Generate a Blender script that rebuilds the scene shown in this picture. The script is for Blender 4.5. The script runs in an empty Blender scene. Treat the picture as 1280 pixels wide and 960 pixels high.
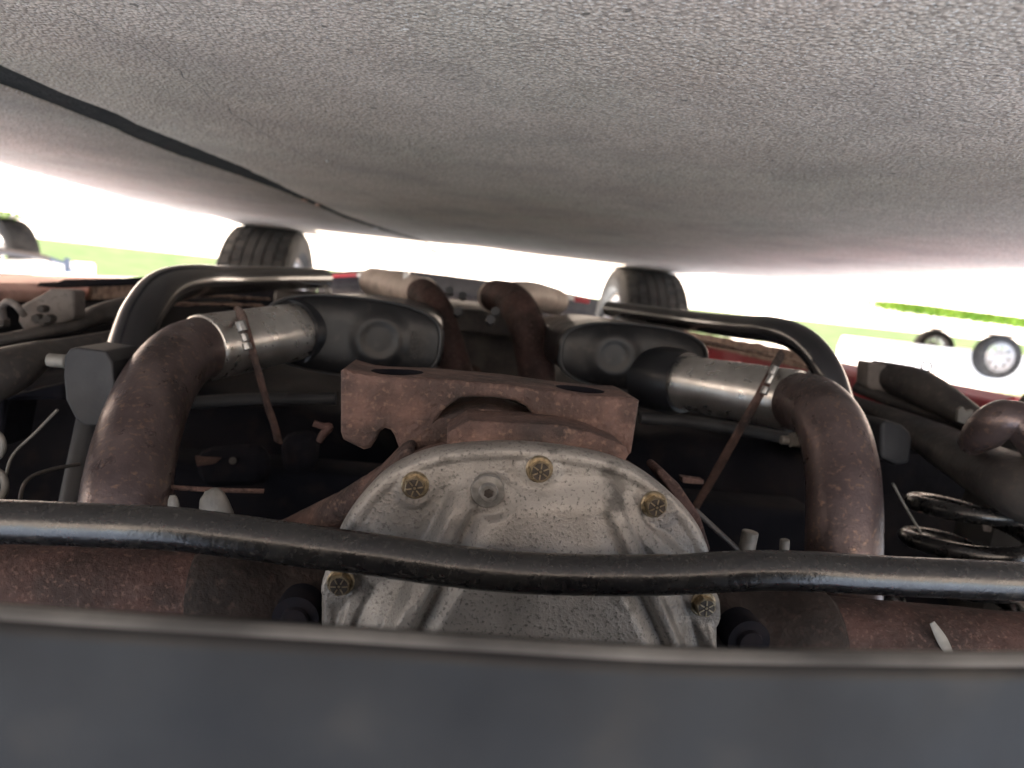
import bpy, bmesh, math, random
import numpy as np
from mathutils import Vector, Matrix, noise
random.seed(7)
rad = math.radians
scene = bpy.context.scene
col = scene.collection

# ------------------------------------------------------------------ camera
FPX = 887.0
CAM = Vector((0.051, 0.0, 0.16))
PITCH, YAW, ROLL = math.atan(112/887), rad(5.6), math.atan(0.1066)
F = Vector((-math.sin(YAW)*math.cos(PITCH), math.cos(YAW)*math.cos(PITCH), math.sin(PITCH)))
HH = Vector((-math.cos(YAW), -math.sin(YAW), 0))          # picture-right when the phone is upside down
U0 = F.cross(HH); U0 = U0 if U0.z > 0 else -U0
RR = HH*math.cos(ROLL) - U0*math.sin(ROLL)
DD = HH*math.sin(ROLL) + U0*math.cos(ROLL)
cd = bpy.data.cameras.new('camera')
cam = bpy.data.objects.new('camera', cd); col.objects.link(cam)
cam.matrix_world = Matrix(((RR.x, -DD.x, -F.x, CAM.x), (RR.y, -DD.y, -F.y, CAM.y), (RR.z, -DD.z, -F.z, CAM.z), (0, 0, 0, 1)))
cd.sensor_width = 36; cd.lens = FPX/1280*36
cd.clip_start = 0.01; cd.clip_end = 2000
cd.dof.use_dof = True; cd.dof.focus_distance = 0.47; cd.dof.aperture_fstop = 7.0
scene.camera = cam

# ------------------------------------------------------------------ light
SUN_EL, SUN_AZ = rad(60), rad(12)          # azimuth from +Y (ahead of the car) towards +X
w = bpy.data.worlds.new('World'); scene.world = w; w.use_nodes = True
nt = w.node_tree; bg = nt.nodes['Background']
sky = nt.nodes.new('ShaderNodeTexSky'); sky.sky_type = 'NISHITA'; sky.sun_disc = False
sky.sun_elevation = SUN_EL; sky.sun_rotation = SUN_AZ; sky.dust_density = 2.0
hs = nt.nodes.new('ShaderNodeHueSaturation'); hs.inputs['Saturation'].default_value = 0.46     # hazy white summer sky
nt.links.new(sky.outputs[0], hs.inputs['Color']); nt.links.new(hs.outputs[0], bg.inputs[0]); bg.inputs[1].default_value = 0.14
sl = bpy.data.lights.new('sun', 'SUN'); sl.energy = 4.6; sl.angle = rad(0.6); sl.color = (1, 0.95, 0.88)
so = bpy.data.objects.new('sun', sl); col.objects.link(so)
sd = Vector((math.sin(SUN_AZ)*math.cos(SUN_EL), math.cos(SUN_AZ)*math.cos(SUN_EL), math.sin(SUN_EL)))
so.rotation_euler = sd.to_track_quat('Z', 'Y').to_euler(); so.location = (0, 0, 20)
scene.view_settings.view_transform = 'Standard'; scene.view_settings.look = 'None'
scene.view_settings.gamma = 1; scene.view_settings.use_curve_mapping = False
scene.view_settings.exposure = 3.15
scene.render.engine = 'CYCLES'
scene.cycles.max_bounces = 8; scene.cycles.diffuse_bounces = 5
try: scene.cycles.use_denoising = True
except Exception: pass

# ------------------------------------------------------------------ picking places
K = 0.88
def ray(u, v): return F + RR*((u-640)/FPX) + DD*((v-480)/FPX)
def P(u, v, d): return CAM + ray(u, v)*(d*K)
def onY(u, v, Y):
    r = ray(u, v); return CAM + r*((Y-CAM.y)/r.y)
def onZ(u, v, Z=0.0):
    r = ray(u, v); return CAM + r*((Z-CAM.z)/r.z)

# ------------------------------------------------------------------ materials
def mat(name, c1, c2=None, scale=20, rough=0.6, metal=0.0, bump=0.0, bscale=None, spec=None, sscale=300, samt=0.0,
        rvar=0.0, sp=None, lo=0.35, hi=0.65, coat=0.0, bdist=0.002, patch=None):
    m = bpy.data.materials.new(name); m.use_nodes = True
    n = m.node_tree.nodes; l = m.node_tree.links; b = n['Principled BSDF']
    tc = n.new('ShaderNodeTexCoord')
    def noi(s, d=6):
        t = n.new('ShaderNodeTexNoise'); t.inputs['Scale'].default_value = s; t.inputs['Detail'].default_value = d
        l.new(tc.outputs['Object'], t.inputs['Vector']); return t
    a = noi(scale)
    r = n.new('ShaderNodeValToRGB'); r.color_ramp.elements[0].position = lo; r.color_ramp.elements[1].position = hi
    r.color_ramp.elements[0].color = (*c1, 1); r.color_ramp.elements[1].color = (*(c2 or c1), 1)
    l.new(a.outputs['Fac'], r.inputs[0]); out = r.outputs[0]
    if patch:                                    # (colour, scale, threshold)
        p = noi(patch[1], 8); pr = n.new('ShaderNodeValToRGB'); pr.color_ramp.elements[0].position = patch[2]
        pr.color_ramp.elements[1].position = min(1, patch[2]+0.08)
        l.new(p.outputs['Fac'], pr.inputs[0])
        mx = n.new('ShaderNodeMix'); mx.data_type = 'RGBA'; l.new(pr.outputs[0], mx.inputs[0])
        l.new(out, mx.inputs[6]); mx.inputs[7].default_value = (*patch[0], 1); out = mx.outputs[2]
    if spec:
        s = noi(sscale, 3); sr = n.new('ShaderNodeValToRGB'); sr.color_ramp.elements[0].position = 0.56; sr.color_ramp.elements[1].position = 0.70
        l.new(s.outputs['Fac'], sr.inputs[0])
        ml = n.new('ShaderNodeMath'); ml.operation = 'MULTIPLY'; ml.inputs[1].default_value = samt; l.new(sr.outputs[0], ml.inputs[0])
        mx = n.new('ShaderNodeMix'); mx.data_type = 'RGBA'; l.new(ml.outputs[0], mx.inputs[0])
        l.new(out, mx.inputs[6]); mx.inputs[7].default_value = (*spec, 1); out = mx.outputs[2]
    l.new(out, b.inputs['Base Color'])
    b.inputs['Metallic'].default_value = metal; b.inputs['Roughness'].default_value = rough
    b.inputs['Coat Weight'].default_value = coat
    if sp is not None: b.inputs['Specular IOR Level'].default_value = sp
    if rvar:
        q = noi(scale*3); mr = n.new('ShaderNodeMapRange'); mr.inputs['From Min'].default_value = 0.3; mr.inputs['From Max'].default_value = 0.7
        mr.inputs['To Min'].default_value = max(0.05, rough-rvar); mr.inputs['To Max'].default_value = min(1, rough+rvar)
        l.new(q.outputs['Fac'], mr.inputs['Value']); l.new(mr.outputs[0], b.inputs['Roughness'])
    if bump:
        bt = noi(bscale or scale*4, 8); bp = n.new('ShaderNodeBump'); bp.inputs['Strength'].default_value = bump
        bp.inputs['Distance'].default_value = bdist
        l.new(bt.outputs['Fac'], bp.inputs['Height']); l.new(bp.outputs[0], b.inputs['Normal'])
    return m

M = {}
M['alu'] = mat('cast_aluminium', (.125, .120, .114), (.225, .218, .208), 16, .50, .40, .8, 480, (.06, .058, .055), 480, .85, .10, bdist=.0010, patch=((.075, .072, .068), 30, .585), lo=.38, hi=.60)
M['rustcast'] = mat('rusty_cast_iron', (.042, .026, .023), (.098, .059, .050), 34, .8, .1, 1.0, 260, (.17, .11, .085), 210, .5, .1, bdist=.0026, patch=((.028, .020, .019), 12, .57), sp=.35, lo=.38, hi=.62)
M['rustpipe'] = mat('rusty_pipe_steel', (.078, .059, .061), (.138, .108, .107), 22, .35, .62, .45, 360, (.26, .17, .12), 220, .5, .12, bdist=.0008, patch=((.055, .042, .043), 11, .58), lo=.36, hi=.64)
M['axlerust'] = mat('rusty_axle_steel', (.022, .013, .012), (.056, .030, .027), 34, .75, .1, .9, 240, (.12, .075, .062), 320, .55, .12, bdist=.0018, patch=((.016, .011, .011), 9, .60), sp=.3)
M['steel'] = mat('bare_steel', (.44, .43, .41), (.72, .71, .69), 22, .31, .92, .06, 60, (.30, .27, .23), 45, .35, .08, bdist=.0004)
M['blackpaint'] = mat('black_gloss_paint', (.009, .009, .011), (.015, .015, .018), 18, .26, .0, coat=.5)
M['swaybar'] = mat('worn_black_bar_paint', (.006, .006, .007), (.011, .011, .011), 26, .27, .0, .55, 300, (.06, .057, .054), 420, .4, .08, bdist=.0005, patch=((.022, .021, .02), 60, .66), coat=.15)
M['muffler'] = mat('black_muffler_steel', (.006, .007, .009), (.012, .013, .016), 10, .34, .1, .1, 200, rvar=.06, bdist=.0004, sp=.4)
M['mufflerplate'] = mat('dusty_muffler_plate', (.004, .0045, .006), (.011, .011, .012), 9, .40, .1, .10, 160, (.04, .037, .033), 90, .25, .08, bdist=.0004, sp=.30)
M['plastic'] = mat('grey_black_bumper_plastic', (.0025, .0025, .003), (.0095, .0095, .0095), 8, .48, .0, .12, 500, (.024, .021, .017), 15, .5, .10, bdist=.0003, sp=.12, lo=.40, hi=.60)
M['underbody'] = mat('dark_underbody_coating', (.0045, .0055, .009), (.011, .011, .015), 10, .9, .0, .5, 60, (.03, .022, .02), 24, .3, bdist=.003, sp=.08)
M['armsteel'] = mat('dirty_suspension_steel', (.026, .025, .027), (.062, .057, .054), 18, .6, .1, .5, 220, (.10, .08, .07), 160, .5, .1, bdist=.0012, sp=.3)
M['plate'] = mat('dusty_grey_plate', (.09, .08, .075), (.18, .16, .15), 24, .7, .1, .5, 200, (.05, .045, .04), 140, .5, bdist=.001)
M['rubber'] = mat('black_rubber', (.018, .019, .022), (.030, .031, .034), 30, .6, .0, .3, 260, bdist=.0008, sp=.3)
M['tyre'] = mat('tyre_rubber', (.022, .022, .023), (.050, .049, .048), 14, .8, .0, .4, 90, bdist=.001, sp=.2)
M['groove'] = mat('tyre_groove', (.008, .008, .008), None, 14, .9)
M['rim'] = mat('dusty_rim', (.22, .20, .18), (.34, .31, .29), 12, .4, .5, rvar=.1)
M['red'] = mat('red_car_paint', (.36, .012, .028), (.42, .018, .035), 4, .28, .0, coat=.8)
M['sunlitred'] = mat('sunlit_red_underside', (.34, .16, .14), (.55, .36, .31), 9, .7, .0, .5, 60, (.12, .08, .07), 30, .4, bdist=.002)  # red paint paled to pink, light on the left rocker put into the colour
M['beige'] = mat('beige_heat_shield', (.40, .34, .30), (.55, .48, .43), 22, .6, .0, .3, 120, (.16, .12, .10), 40, .5, bdist=.001)
M['scale'] = mat('flaking_rust_seam', (.16, .10, .075), (.42, .30, .24), 60, .8, .0, .8, 160, (.05, .035, .03), 90, .8, bdist=.002)
M['gold'] = mat('zinc_yellow_bolt', (.16, .13, .085), (.32, .27, .19), 320, .36, .9, rvar=.1)
M['bolttop'] = mat('dirty_bolt_face', (.012, .010, .009), (.04, .034, .03), 300, .5, .5)
M['zinc'] = mat('zinc_plug', (.20, .20, .198), (.30, .30, .295), 250, .34, .8)
M['steelgrey'] = mat('grey_bracket_steel', (.07, .068, .062), (.15, .142, .13), 60, .6, .3, .4, 300, bdist=.001)
M['whitepaint'] = mat('white_vehicle_paint', (.78, .78, .77), (.82, .82, .81), 3, .3, .0, coat=.5)
M['glass'] = mat('dark_window_glass', (.03, .035, .04), None, 3, .06)
M['bluesteel'] = mat('blue_painted_steel', (.03, .05, .09), (.045, .07, .12), 10, .5, .1)
M['greysteel'] = mat('grey_bar_steel', (.06, .053, .052), (.09, .08, .078), 10, .6, .2)
M['text'] = mat('stamped_ink', (.02, .02, .02), None, 10, .8)
M['edge'] = mat('bumper_edge_highlight', (.03, .03, .03), (.11, .108, .105), 14, .45, .0, .2, 200, bdist=.0005)  # lighter grey imitates the highlight along the bumper lip
M['whiterim'] = mat('white_steel_wheel', (.30, .30, .31), (.36, .36, .37), 8, .4)
M['crackline'] = mat('dusty_crack', (.10, .09, .08), (.16, .145, .13), 60, 1.0)
M['palepeg'] = mat('pale_scuffed_metal', (.12, .115, .105), (.20, .195, .18), 60, .6, .3)
M['socket'] = mat('greasy_dark_casting', (.008, .006, .006), (.026, .019, .017), 18, .75, .0, .9, 200, (.05, .034, .03), 180, .5, bdist=.002, sp=.25)
M['leaf'] = mat('dry_leaf', (.42, .20, .13), (.55, .34, .25), 80, .8)
M['chip'] = mat('pale_stone', (.55, .50, .44), (.65, .61, .56), 80, .8)
M['grassblade'] = mat('grass_blade', (.07, .15, .014), (.15, .24, .03), 6, .8, sp=.1)
M['lawn'] = mat('lawn_ground', (.050, .068, .030), (.066, .080, .038), 1.2, 1.0, .0, .6, 12, bdist=.05, sp=.0)
M['filler'] = mat('old_joint_sealant', (.010, .010, .010), (.022, .021, .020), 60, 1.0, .0, .8, 240, bdist=.003)
M['filler'].node_tree.nodes['Principled BSDF'].inputs['Specular IOR Level'].default_value = 0.05

def ground_mat():
    m = bpy.data.materials.new('worn_asphalt_concrete'); m.use_nodes = True
    n = m.node_tree.nodes; l = m.node_tree.links; b = n['Principled BSDF']; b.inputs['Roughness'].default_value = .88
    b.inputs['Specular IOR Level'].default_value = .3
    tc = n.new('ShaderNodeTexCoord')
    def noi(s, d=5, vec=None):
        t = n.new('ShaderNodeTexNoise'); t.inputs['Scale'].default_value = s; t.inputs['Detail'].default_value = d
        l.new(vec or tc.outputs['Object'], t.inputs['Vector']); return t
    def ramp(src, p0, p1, c0, c1):
        r = n.new('ShaderNodeValToRGB'); r.color_ramp.elements[0].position = p0; r.color_ramp.elements[1].position = p1
        r.color_ramp.elements[0].color = (*c0, 1); r.color_ramp.elements[1].color = (*c1, 1); l.new(src, r.inputs[0]); return r.outputs[0]
    def mix(f, a, c, mode='MIX'):
        x = n.new('ShaderNodeMix'); x.data_type = 'RGBA'; x.blend_type = mode
        if isinstance(f, float): x.inputs[0].default_value = f
        else: l.new(f, x.inputs[0])
        l.new(a, x.inputs[6])
        if isinstance(c, tuple): x.inputs[7].default_value = (*c, 1)
        else: l.new(c, x.inputs[7])
        return x.outputs[2]
    big = ramp(noi(2.2, 6).outputs['Fac'], .35, .65, (.46, .365, .295), (.55, .455, .38))
    mid = ramp(noi(14, 6).outputs['Fac'], .3, .7, (.88, .87, .86), (1, 1, 1))
    c = mix(1.0, big, mid, 'MULTIPLY')
    v = n.new('ShaderNodeTexVoronoi'); v.inputs['Scale'].default_value = 300; l.new(tc.outputs['Object'], v.inputs['Vector'])
    grain = ramp(v.outputs['Distance'], .15, .75, (1.35, 1.32, 1.28), (.62, .61, .59))
    c = mix(.8, c, grain, 'MULTIPLY')
    sp = ramp(noi(420, 2).outputs['Fac'], .57, .66, (0, 0, 0), (1, 1, 1)); c = mix(sp, c, (.62, .56, .50))
    sp2 = ramp(noi(300, 3).outputs['Fac'], .58, .68, (0, 0, 0), (.8, .8, .8)); c = mix(sp2, c, (.15, .13, .11))
    gg = ramp(noi(3.1, 5).outputs['Fac'], .46, .60, (0, 0, 0), (.75, .75, .75)); c = mix(gg, c, (.93, .98, .97), 'MULTIPLY')
    pit = ramp(noi(75, 3).outputs['Fac'], .69, .73, (0, 0, 0), (.8, .8, .8)); c = mix(pit, c, (.10, .085, .07))
    peb = ramp(noi(110, 2).outputs['Fac'], .70, .74, (0, 0, 0), (.8, .8, .8)); c = mix(peb, c, (.75, .68, .60))
    st = ramp(noi(5, 8).outputs['Fac'], .50, .70, (0, 0, 0), (.45, .45, .45)); c = mix(st, c, (.25, .21, .18))
    l.new(c, b.inputs['Base Color'])
    ng = noi(170, 3); inv = n.new('ShaderNodeMath'); inv.operation = 'MULTIPLY_ADD'; l.new(v.outputs['Distance'], inv.inputs[0]); inv.inputs[1].default_value = -1.4; l.new(ng.outputs['Fac'], inv.inputs[2])
    bp = n.new('ShaderNodeBump'); bp.inputs['Strength'].default_value = .7; bp.inputs['Distance'].default_value = .0012
    l.new(inv.outputs[0], bp.inputs['Height'])
    n2 = noi(30, 6); bp2 = n.new('ShaderNodeBump'); bp2.inputs['Strength'].default_value = .5; bp2.inputs['Distance'].default_value = .004
    l.new(n2.outputs['Fac'], bp2.inputs['Height']); l.new(bp.outputs[0], bp2.inputs['Normal'])
    l.new(bp2.outputs[0], b.inputs['Normal'])
    return m
M['ground'] = ground_mat()

# ------------------------------------------------------------------ object helpers
ORG = {}
def org(o):
    return ORG.get(o.name, Vector((0, 0, 0)))
def empty(name, loc, label, cat, group=None):
    o = bpy.data.objects.new(name, None); col.objects.link(o); o.location = loc; ORG[o.name] = Vector(loc)
    o['label'] = label; o['category'] = cat
    if group: o['group'] = group
    return o
def link_mesh(name, verts, faces, m, parent=None, smooth=True, label=None, mats=None, fm=None, origin=None):
    V = [Vector(v) for v in verts]
    if origin is None:
        origin = Vector((0, 0, 0))
        for v in V: origin += v
        origin /= max(1, len(V))
    me = bpy.data.meshes.new(name); me.from_pydata([v-origin for v in V], [], faces); me.update()
    for mm in (mats or [m]): me.materials.append(mm)
    if fm is not None: me.polygons.foreach_set('material_index', fm)
    bm = bmesh.new(); bm.from_mesh(me); bmesh.ops.recalc_face_normals(bm, faces=bm.faces); bm.to_mesh(me); bm.free()
    if smooth:
        me.polygons.foreach_set('use_smooth', [True]*len(me.polygons))
    o = bpy.data.objects.new(name, me); col.objects.link(o)
    ORG[o.name] = origin.copy()
    if parent: o.parent = parent; o.location = origin - org(parent)
    else: o.location = origin
    if label: o['label'] = label
    return o
def bevel(o, wd=.002, seg=2, ang=35):
    b = o.modifiers.new('bevel', 'BEVEL'); b.width = wd; b.segments = seg; b.limit_method = 'ANGLE'; b.angle_limit = rad(ang)
    b.harden_normals = False
    return o
def autosmooth(o, ang=40):
    me = o.data
    bm = bmesh.new(); bm.from_mesh(me)
    for e in bm.edges:
        if len(e.link_faces) == 2 and e.calc_face_angle(0) > rad(ang): e.smooth = False
    bm.to_mesh(me); bm.free(); return o
def struct(o): o['kind'] = 'structure'; return o
def stuff(o): o['kind'] = 'stuff'; return o

def catmull(pts, n=8):
    """pts: list of tuples (Vector, scalar...)"""
    P0 = [pts[0]]+list(pts)+[pts[-1]]; out = []
    for i in range(1, len(P0)-2):
        for k in range(n):
            t = k/n; r = []
            for a, b, c, d in zip(P0[i-1], P0[i], P0[i+1], P0[i+2]):
                r.append(0.5*((b*2)+(c-a)*t+(a*2-b*5+c*4-d)*t*t+(b*3-a-c*3+d)*t*t*t))
            out.append(tuple(r))
    out.append(pts[-1]); return out
def tube_geo(path, seg=28, cap=True, flat=1.0, up=None, dents=0.0):
    """path: (Vector, radius) list, parallel transported ring"""
    pos = [p[0] for p in path]; n = len(pos)
    T = [(pos[min(i+1, n-1)]-pos[max(i-1, 0)]).normalized() for i in range(n)]
    u = Vector(up) if up else (Vector((0, 0, 1)) if abs(T[0].z) < .8 else Vector((1, 0, 0)))
    u = (u-T[0]*u.dot(T[0])).normalized(); V = []; Fc = []
    for i in range(n):
        u = (u-T[i]*u.dot(T[i])).normalized(); s = T[i].cross(u); r = path[i][1]
        for k in range(seg):
            a = 2*math.pi*k/seg
            rr = r
            if dents:
                q = pos[i]+(u*math.cos(a)+s*math.sin(a))*r
                rr = r*(1+dents*noise.noise(q*60)+dents*.6*noise.noise(q*190))
            V.append(pos[i]+u*(math.cos(a)*rr*flat)+s*(math.sin(a)*rr))
    for i in range(n-1):
        for k in range(seg):
            a = i*seg+k; b = i*seg+(k+1) % seg; Fc.append((a, b, b+seg, a+seg))
    if cap:
        Fc.append(tuple(range(seg))); Fc.append(tuple((n-1)*seg+k for k in range(seg)))
    return V, Fc
def tube(name, path, m, parent=None, n=8, seg=28, flat=1.0, up=None, dents=0.0, label=None, smoothpath=True):
    p = catmull(path, n) if smoothpath and len(path) > 2 else path
    V, Fc = tube_geo(p, seg, True, flat, up, dents)
    o = link_mesh(name, V, Fc, m, parent, label=label); autosmooth(o, 50); return o
def cyl(name, a, b, r, m, parent=None, seg=24, r2=None, label=None, bev=0):
    V, Fc = tube_geo([(Vector(a), r), (Vector(b), r if r2 is None else r2)], seg)
    o = link_mesh(name, V, Fc, m, parent, label=label); autosmooth(o, 40)
    if bev: bevel(o, bev)
    return o
def merge_geo(lst):
    V = []; Fc = []
    for v, f in lst:
        k = len(V); V += v; Fc += [tuple(i+k for i in q) for q in f]
    return V, Fc
def box_geo(x0, x1, y0, y1, z0, z1):
    V = [Vector((x, y, z)) for x in (x0, x1) for y in (y0, y1) for z in (z0, z1)]
    return V, [(0, 1, 3, 2), (4, 6, 7, 5), (0, 4, 5, 1), (2, 3, 7, 6), (0, 2, 6, 4), (1, 5, 7, 3)]
def box(name, b, m, parent=None, bev=.003, label=None):
    V, Fc = box_geo(*b); o = link_mesh(name, V, Fc, m, parent, smooth=False, label=label)
    if bev: bevel(o, bev)
    return o
def prism(name, pts, m, parent, Y0, Y1, bev=.002, label=None, persp=True):
    """outline given in picture pixels on the plane Y0, given thickness to Y1 straight along the car"""
    a = [onY(u, v, Y0) for u, v in pts]; b = [Vector((p.x, Y1, p.z)) for p in a]; n = len(a)
    Fc = [tuple(range(n)), tuple(range(2*n-1, n-1, -1))]+[(i, (i+1) % n, n+(i+1) % n, n+i) for i in range(n)]
    o = link_mesh(name, a+b, Fc, m, parent, smooth=False, label=label)
    bm = bmesh.new(); bm.from_mesh(o.data); bmesh.ops.triangulate(bm, faces=[f for f in bm.faces if len(f.verts) > 4]); bm.to_mesh(o.data); bm.free()
    if bev: bevel(o, bev, 3, 50)
    return o

# ================================================================== GROUND
# slab joint: two edges read off as ground points
top = [(-500, -150), (-260, -40), (-120, 30), (0, 83), (50, 106), (100, 126), (145, 143), (168, 155), (225, 178), (300, 208), (350, 232), (372, 243), (430, 269), (480, 286), (530, 301)]
bot = [(-500, -110), (-260, -5), (-120, 58), (0, 107), (50, 126), (100, 145), (145, 163), (175, 177), (225, 196), (300, 221), (350, 239), (372, 248), (430, 273), (480, 289), (530, 303.5)]
A = [onZ(*p) for p in top]; B = [onZ(*p) for p in bot]
# the A edge bounds the main slab (towards -X / picture right), B edge the other slab
def extend(E, dx, xx):
    E = sorted(E, key=lambda p: p.y)
    lo = Vector((E[0].x+.2, -60, 0)); e = E[-1]
    hi = [Vector((e.x-.02, e.y+.6, 0)), Vector((e.x-.05, 6+xx, 0)), Vector((e.x-.05, 30, 0)), Vector((e.x-.05, 60, 0)), Vector((e.x-.05, 900, 0))]
    return [lo]+E+hi
A = extend(A, 0, 0); B = extend(B, .012, 0)
for i in range(len(A)):
    gap = A[i].x-B[i].x
    if i >= len(A)-5: A[i].x = B[i].x-.012
def slab(E, side, name, z=0.0):
    fine = []
    for a, b in zip(E[:-1], E[1:]):
        n = max(1, int(min((b.y-a.y)/.02, 40))) if a.y < 3 and b.y < 3 and a.y > -1 else 1
        for k in range(n):
            p = a.lerp(b, k/n)
            if n > 1: p = p+Vector((noise.noise(p*40)*.0035+noise.noise(p*130)*.0018, 0, 0))
            fine.append(p)
    fine.append(E[-1]); V = []; Fc = []
    xs = [0, .004, .35, 1.2, 3, 10, 900]
    for p in fine:
        for j, x in enumerate(xs):
            V.append(Vector((p.x+side*x, p.y, z-(.0015 if j == 0 else 0))))
        V.append(Vector((p.x, p.y, z-.03)))
    w_ = len(xs)+1
    for i in range(len(fine)-1):
        for j in range(len(xs)-1):
            Fc.append((i*w_+j, i*w_+j+1, (i+1)*w_+j+1, (i+1)*w_+j))
        Fc.append((i*w_+len(xs), i*w_, (i+1)*w_, (i+1)*w_+len(xs)))
    o = link_mesh(name, V, Fc, M['ground'], origin=Vector((0, 0, 0))); autosmooth(o, 30); return struct(o)
s1 = A[5].x - B[5].x
sideA, sideB = (-1, 1)
slab(A, sideA, 'pavement'); slab(B, sideB, 'pavement')
o = link_mesh('joint_filler', [Vector((p.x-.03, p.y, -.0022)) for p in A]+[Vector((p.x+.04, p.y, -.0022)) for p in B],
              [(i, i+1, len(A)+i+1, len(A)+i) for i in range(len(A)-1)], M['filler'], origin=Vector((0, 0, 0)), smooth=False); struct(o)
# hairline crack: thin sliver with dark filler 4 mm proud of nothing -> laid as a narrow sheet
cr = [(88, 12), (150, 40), (210, 75), (262, 118), (330, 165), (400, 205), (440, 232), (490, 258), (540, 290)]
cp = catmull([(onZ(*p), 0.0) for p in cr], 10); V = []
for i, (p, _) in enumerate(cp):
    q = p+Vector((noise.noise(p*30)*.006, 0, .0015)); ww = .0003+.0008*abs(noise.noise(p*17))
    V += [q-Vector((ww, 0, 0)), q+Vector((ww, 0, 0))]
struct(link_mesh('pavement_crack', V, [(2*i, 2*i+1, 2*i+3, 2*i+2) for i in range(len(cp)-1)], M['crackline'], origin=Vector((0, 0, 0)), smooth=False))
# debris lying in the joint and on the slab
def flake(u, v, s, m, lab, cat, name, z=.002):
    c = onZ(u, v, 0) ; V = []; n = 9
    for k in range(n):
        a = 2*math.pi*k/n; r = s*(.7+.5*random.random()); V.append(c+Vector((math.cos(a)*r*.6, math.sin(a)*r, z+random.random()*.003)))
    V.append(c+Vector((0, 0, z+.005))); Fc = [(k, (k+1) % n, n) for k in range(n)]; Fc.append(tuple(range(n)))
    o = link_mesh(name, V, Fc, m, smooth=False); o['label'] = lab; o['category'] = cat; return o
flake(381, 248, .014, M['leaf'], 'orange brown dry leaf lying in the pavement joint, nearer the wide end', 'leaf', 'dry_leaf')
flake(397, 254, .012, M['leaf'], 'smaller pinkish dry leaf in the pavement joint, next along towards its narrow end', 'leaf', 'dry_leaf')
flake(470, 284, .02, M['chip'], 'pale stone chip lodged in the narrow far end of the joint', 'stone', 'stone_chip')
flake(409, 197, .004, M['chip'], 'tiny dark pebble beside the hairline pavement crack', 'stone', 'stone_chip')

# grass growing from a cross joint, far side
def grass_strip(name, pts, dens, hmin, hmax, wid, lab):
    V = []; Fc = []
    for a, b in zip(pts[:-1], pts[1:]):
        for k in range(int((b-a).length*dens)):
            p = a.lerp(b, random.random())+Vector((random.uniform(-wid, wid), random.uniform(-wid, wid), 0))
            h = random.uniform(hmin, hmax); an = random.random()*6.28; wv = Vector((math.cos(an), math.sin(an), 0))*random.uniform(.002, .005)
            ln = Vector((random.uniform(-.5, .5), random.uniform(-.5, .5), 0))*h; i = len(V)
            V += [p-wv, p+wv, p+ln*.4+Vector((0, 0, h*.6))+wv*.6, p+ln+Vector((0, 0, h))]
            Fc += [(i, i+1, i+2), (i, i+2, i+3)]
    o = link_mesh(name, V, Fc, M['grassblade'], smooth=False); o['label'] = lab; o['category'] = 'grass'; return stuff(o)
gr = [onZ(1116, 378), onZ(1160, 384), onZ(1200, 389), onZ(1240, 394), onZ(1290, 401), onZ(1420, 420)]
grass_strip('joint_grass', gr, 3200, .02, .055, .14, 'bright green strip of grass growing in the pavement joint at right')
gl = [onZ(-160, 243), onZ(-60, 255), onZ(2, 264)]
grass_strip('joint_grass', gl, 1300, .01, .05, .10, 'bright green weeds at the pavement edge beside the far spoked wheel')
# far lawn bank
V = []; Fc = []; ny, nx = 14, 60
for j in range(ny):
    y = [22, 24, 27, 30, 35, 40, 50, 60, 80, 110, 150, 220, 400, 900][j]; z = [-.02, .05, .5, .9, 1.4, 1.9, 2.6, 3.2, 4, 5, 6, 7, 8, 9][j]
    for i in range(nx+1):
        x = -450+15*i; V.append(Vector((x, y+1.5*noise.noise(Vector((x*.05, y*.05, 0))), z*(1+.2*noise.noise(Vector((x*.02, y*.02, 3)))))))
for j in range(ny-1):
    for i in range(nx): a = j*(nx+1)+i; Fc.append((a, a+1, a+nx+2, a+nx+1))
struct(link_mesh('grass_bank', V, Fc, M['lawn'], origin=Vector((0, 0, 0))))

# ================================================================== THE CAR
car = empty('car', (0, 1.7, 0), 'red car seen from underneath at the back, with axle and twin exhaust pipes', 'car')
FX = 0.0
# --- body shell (sides with arches, roof, tail), unseen front end left open so sun reaches the ground
def body_side(sx):
    out = [(-.02+.17, .30), (.17, .55), (.15, .80), (.17, .98), (.55, 1.03), (.95, 1.30), (1.75, 1.33), (2.40, 1.02), (3.05, .95), (3.12, .80), (3.12, .62)]
    low = []
    for k in range(9):                                    # front arch
        a = math.pi*k/8; low.append((2.9+math.cos(a)*-.40*-1, .34+math.sin(a)*.40))
    low = [(2.9+.22, .62)]+[(2.9+.40*math.cos(a), .34+.40*math.sin(a)) for a in [rad(x) for x in range(60, 196, 15)]]
    low += [(2.42, .235), (1.05, .235)]
    low += [(.55+.42*math.cos(a), .42+.42*math.sin(a)) for a in [rad(x) for x in range(-15, 196, 15)]]
    return out, low
def side_x(z, sx):  # unseen body sides set wide to broaden the car's shadow
    if z > .95: return sx*(1.10-(z-.95)*.55)
    return sx*(1.10-max(0, .35-z)*.3)
out, low = body_side(1)
poly = out+low[1:]
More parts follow.
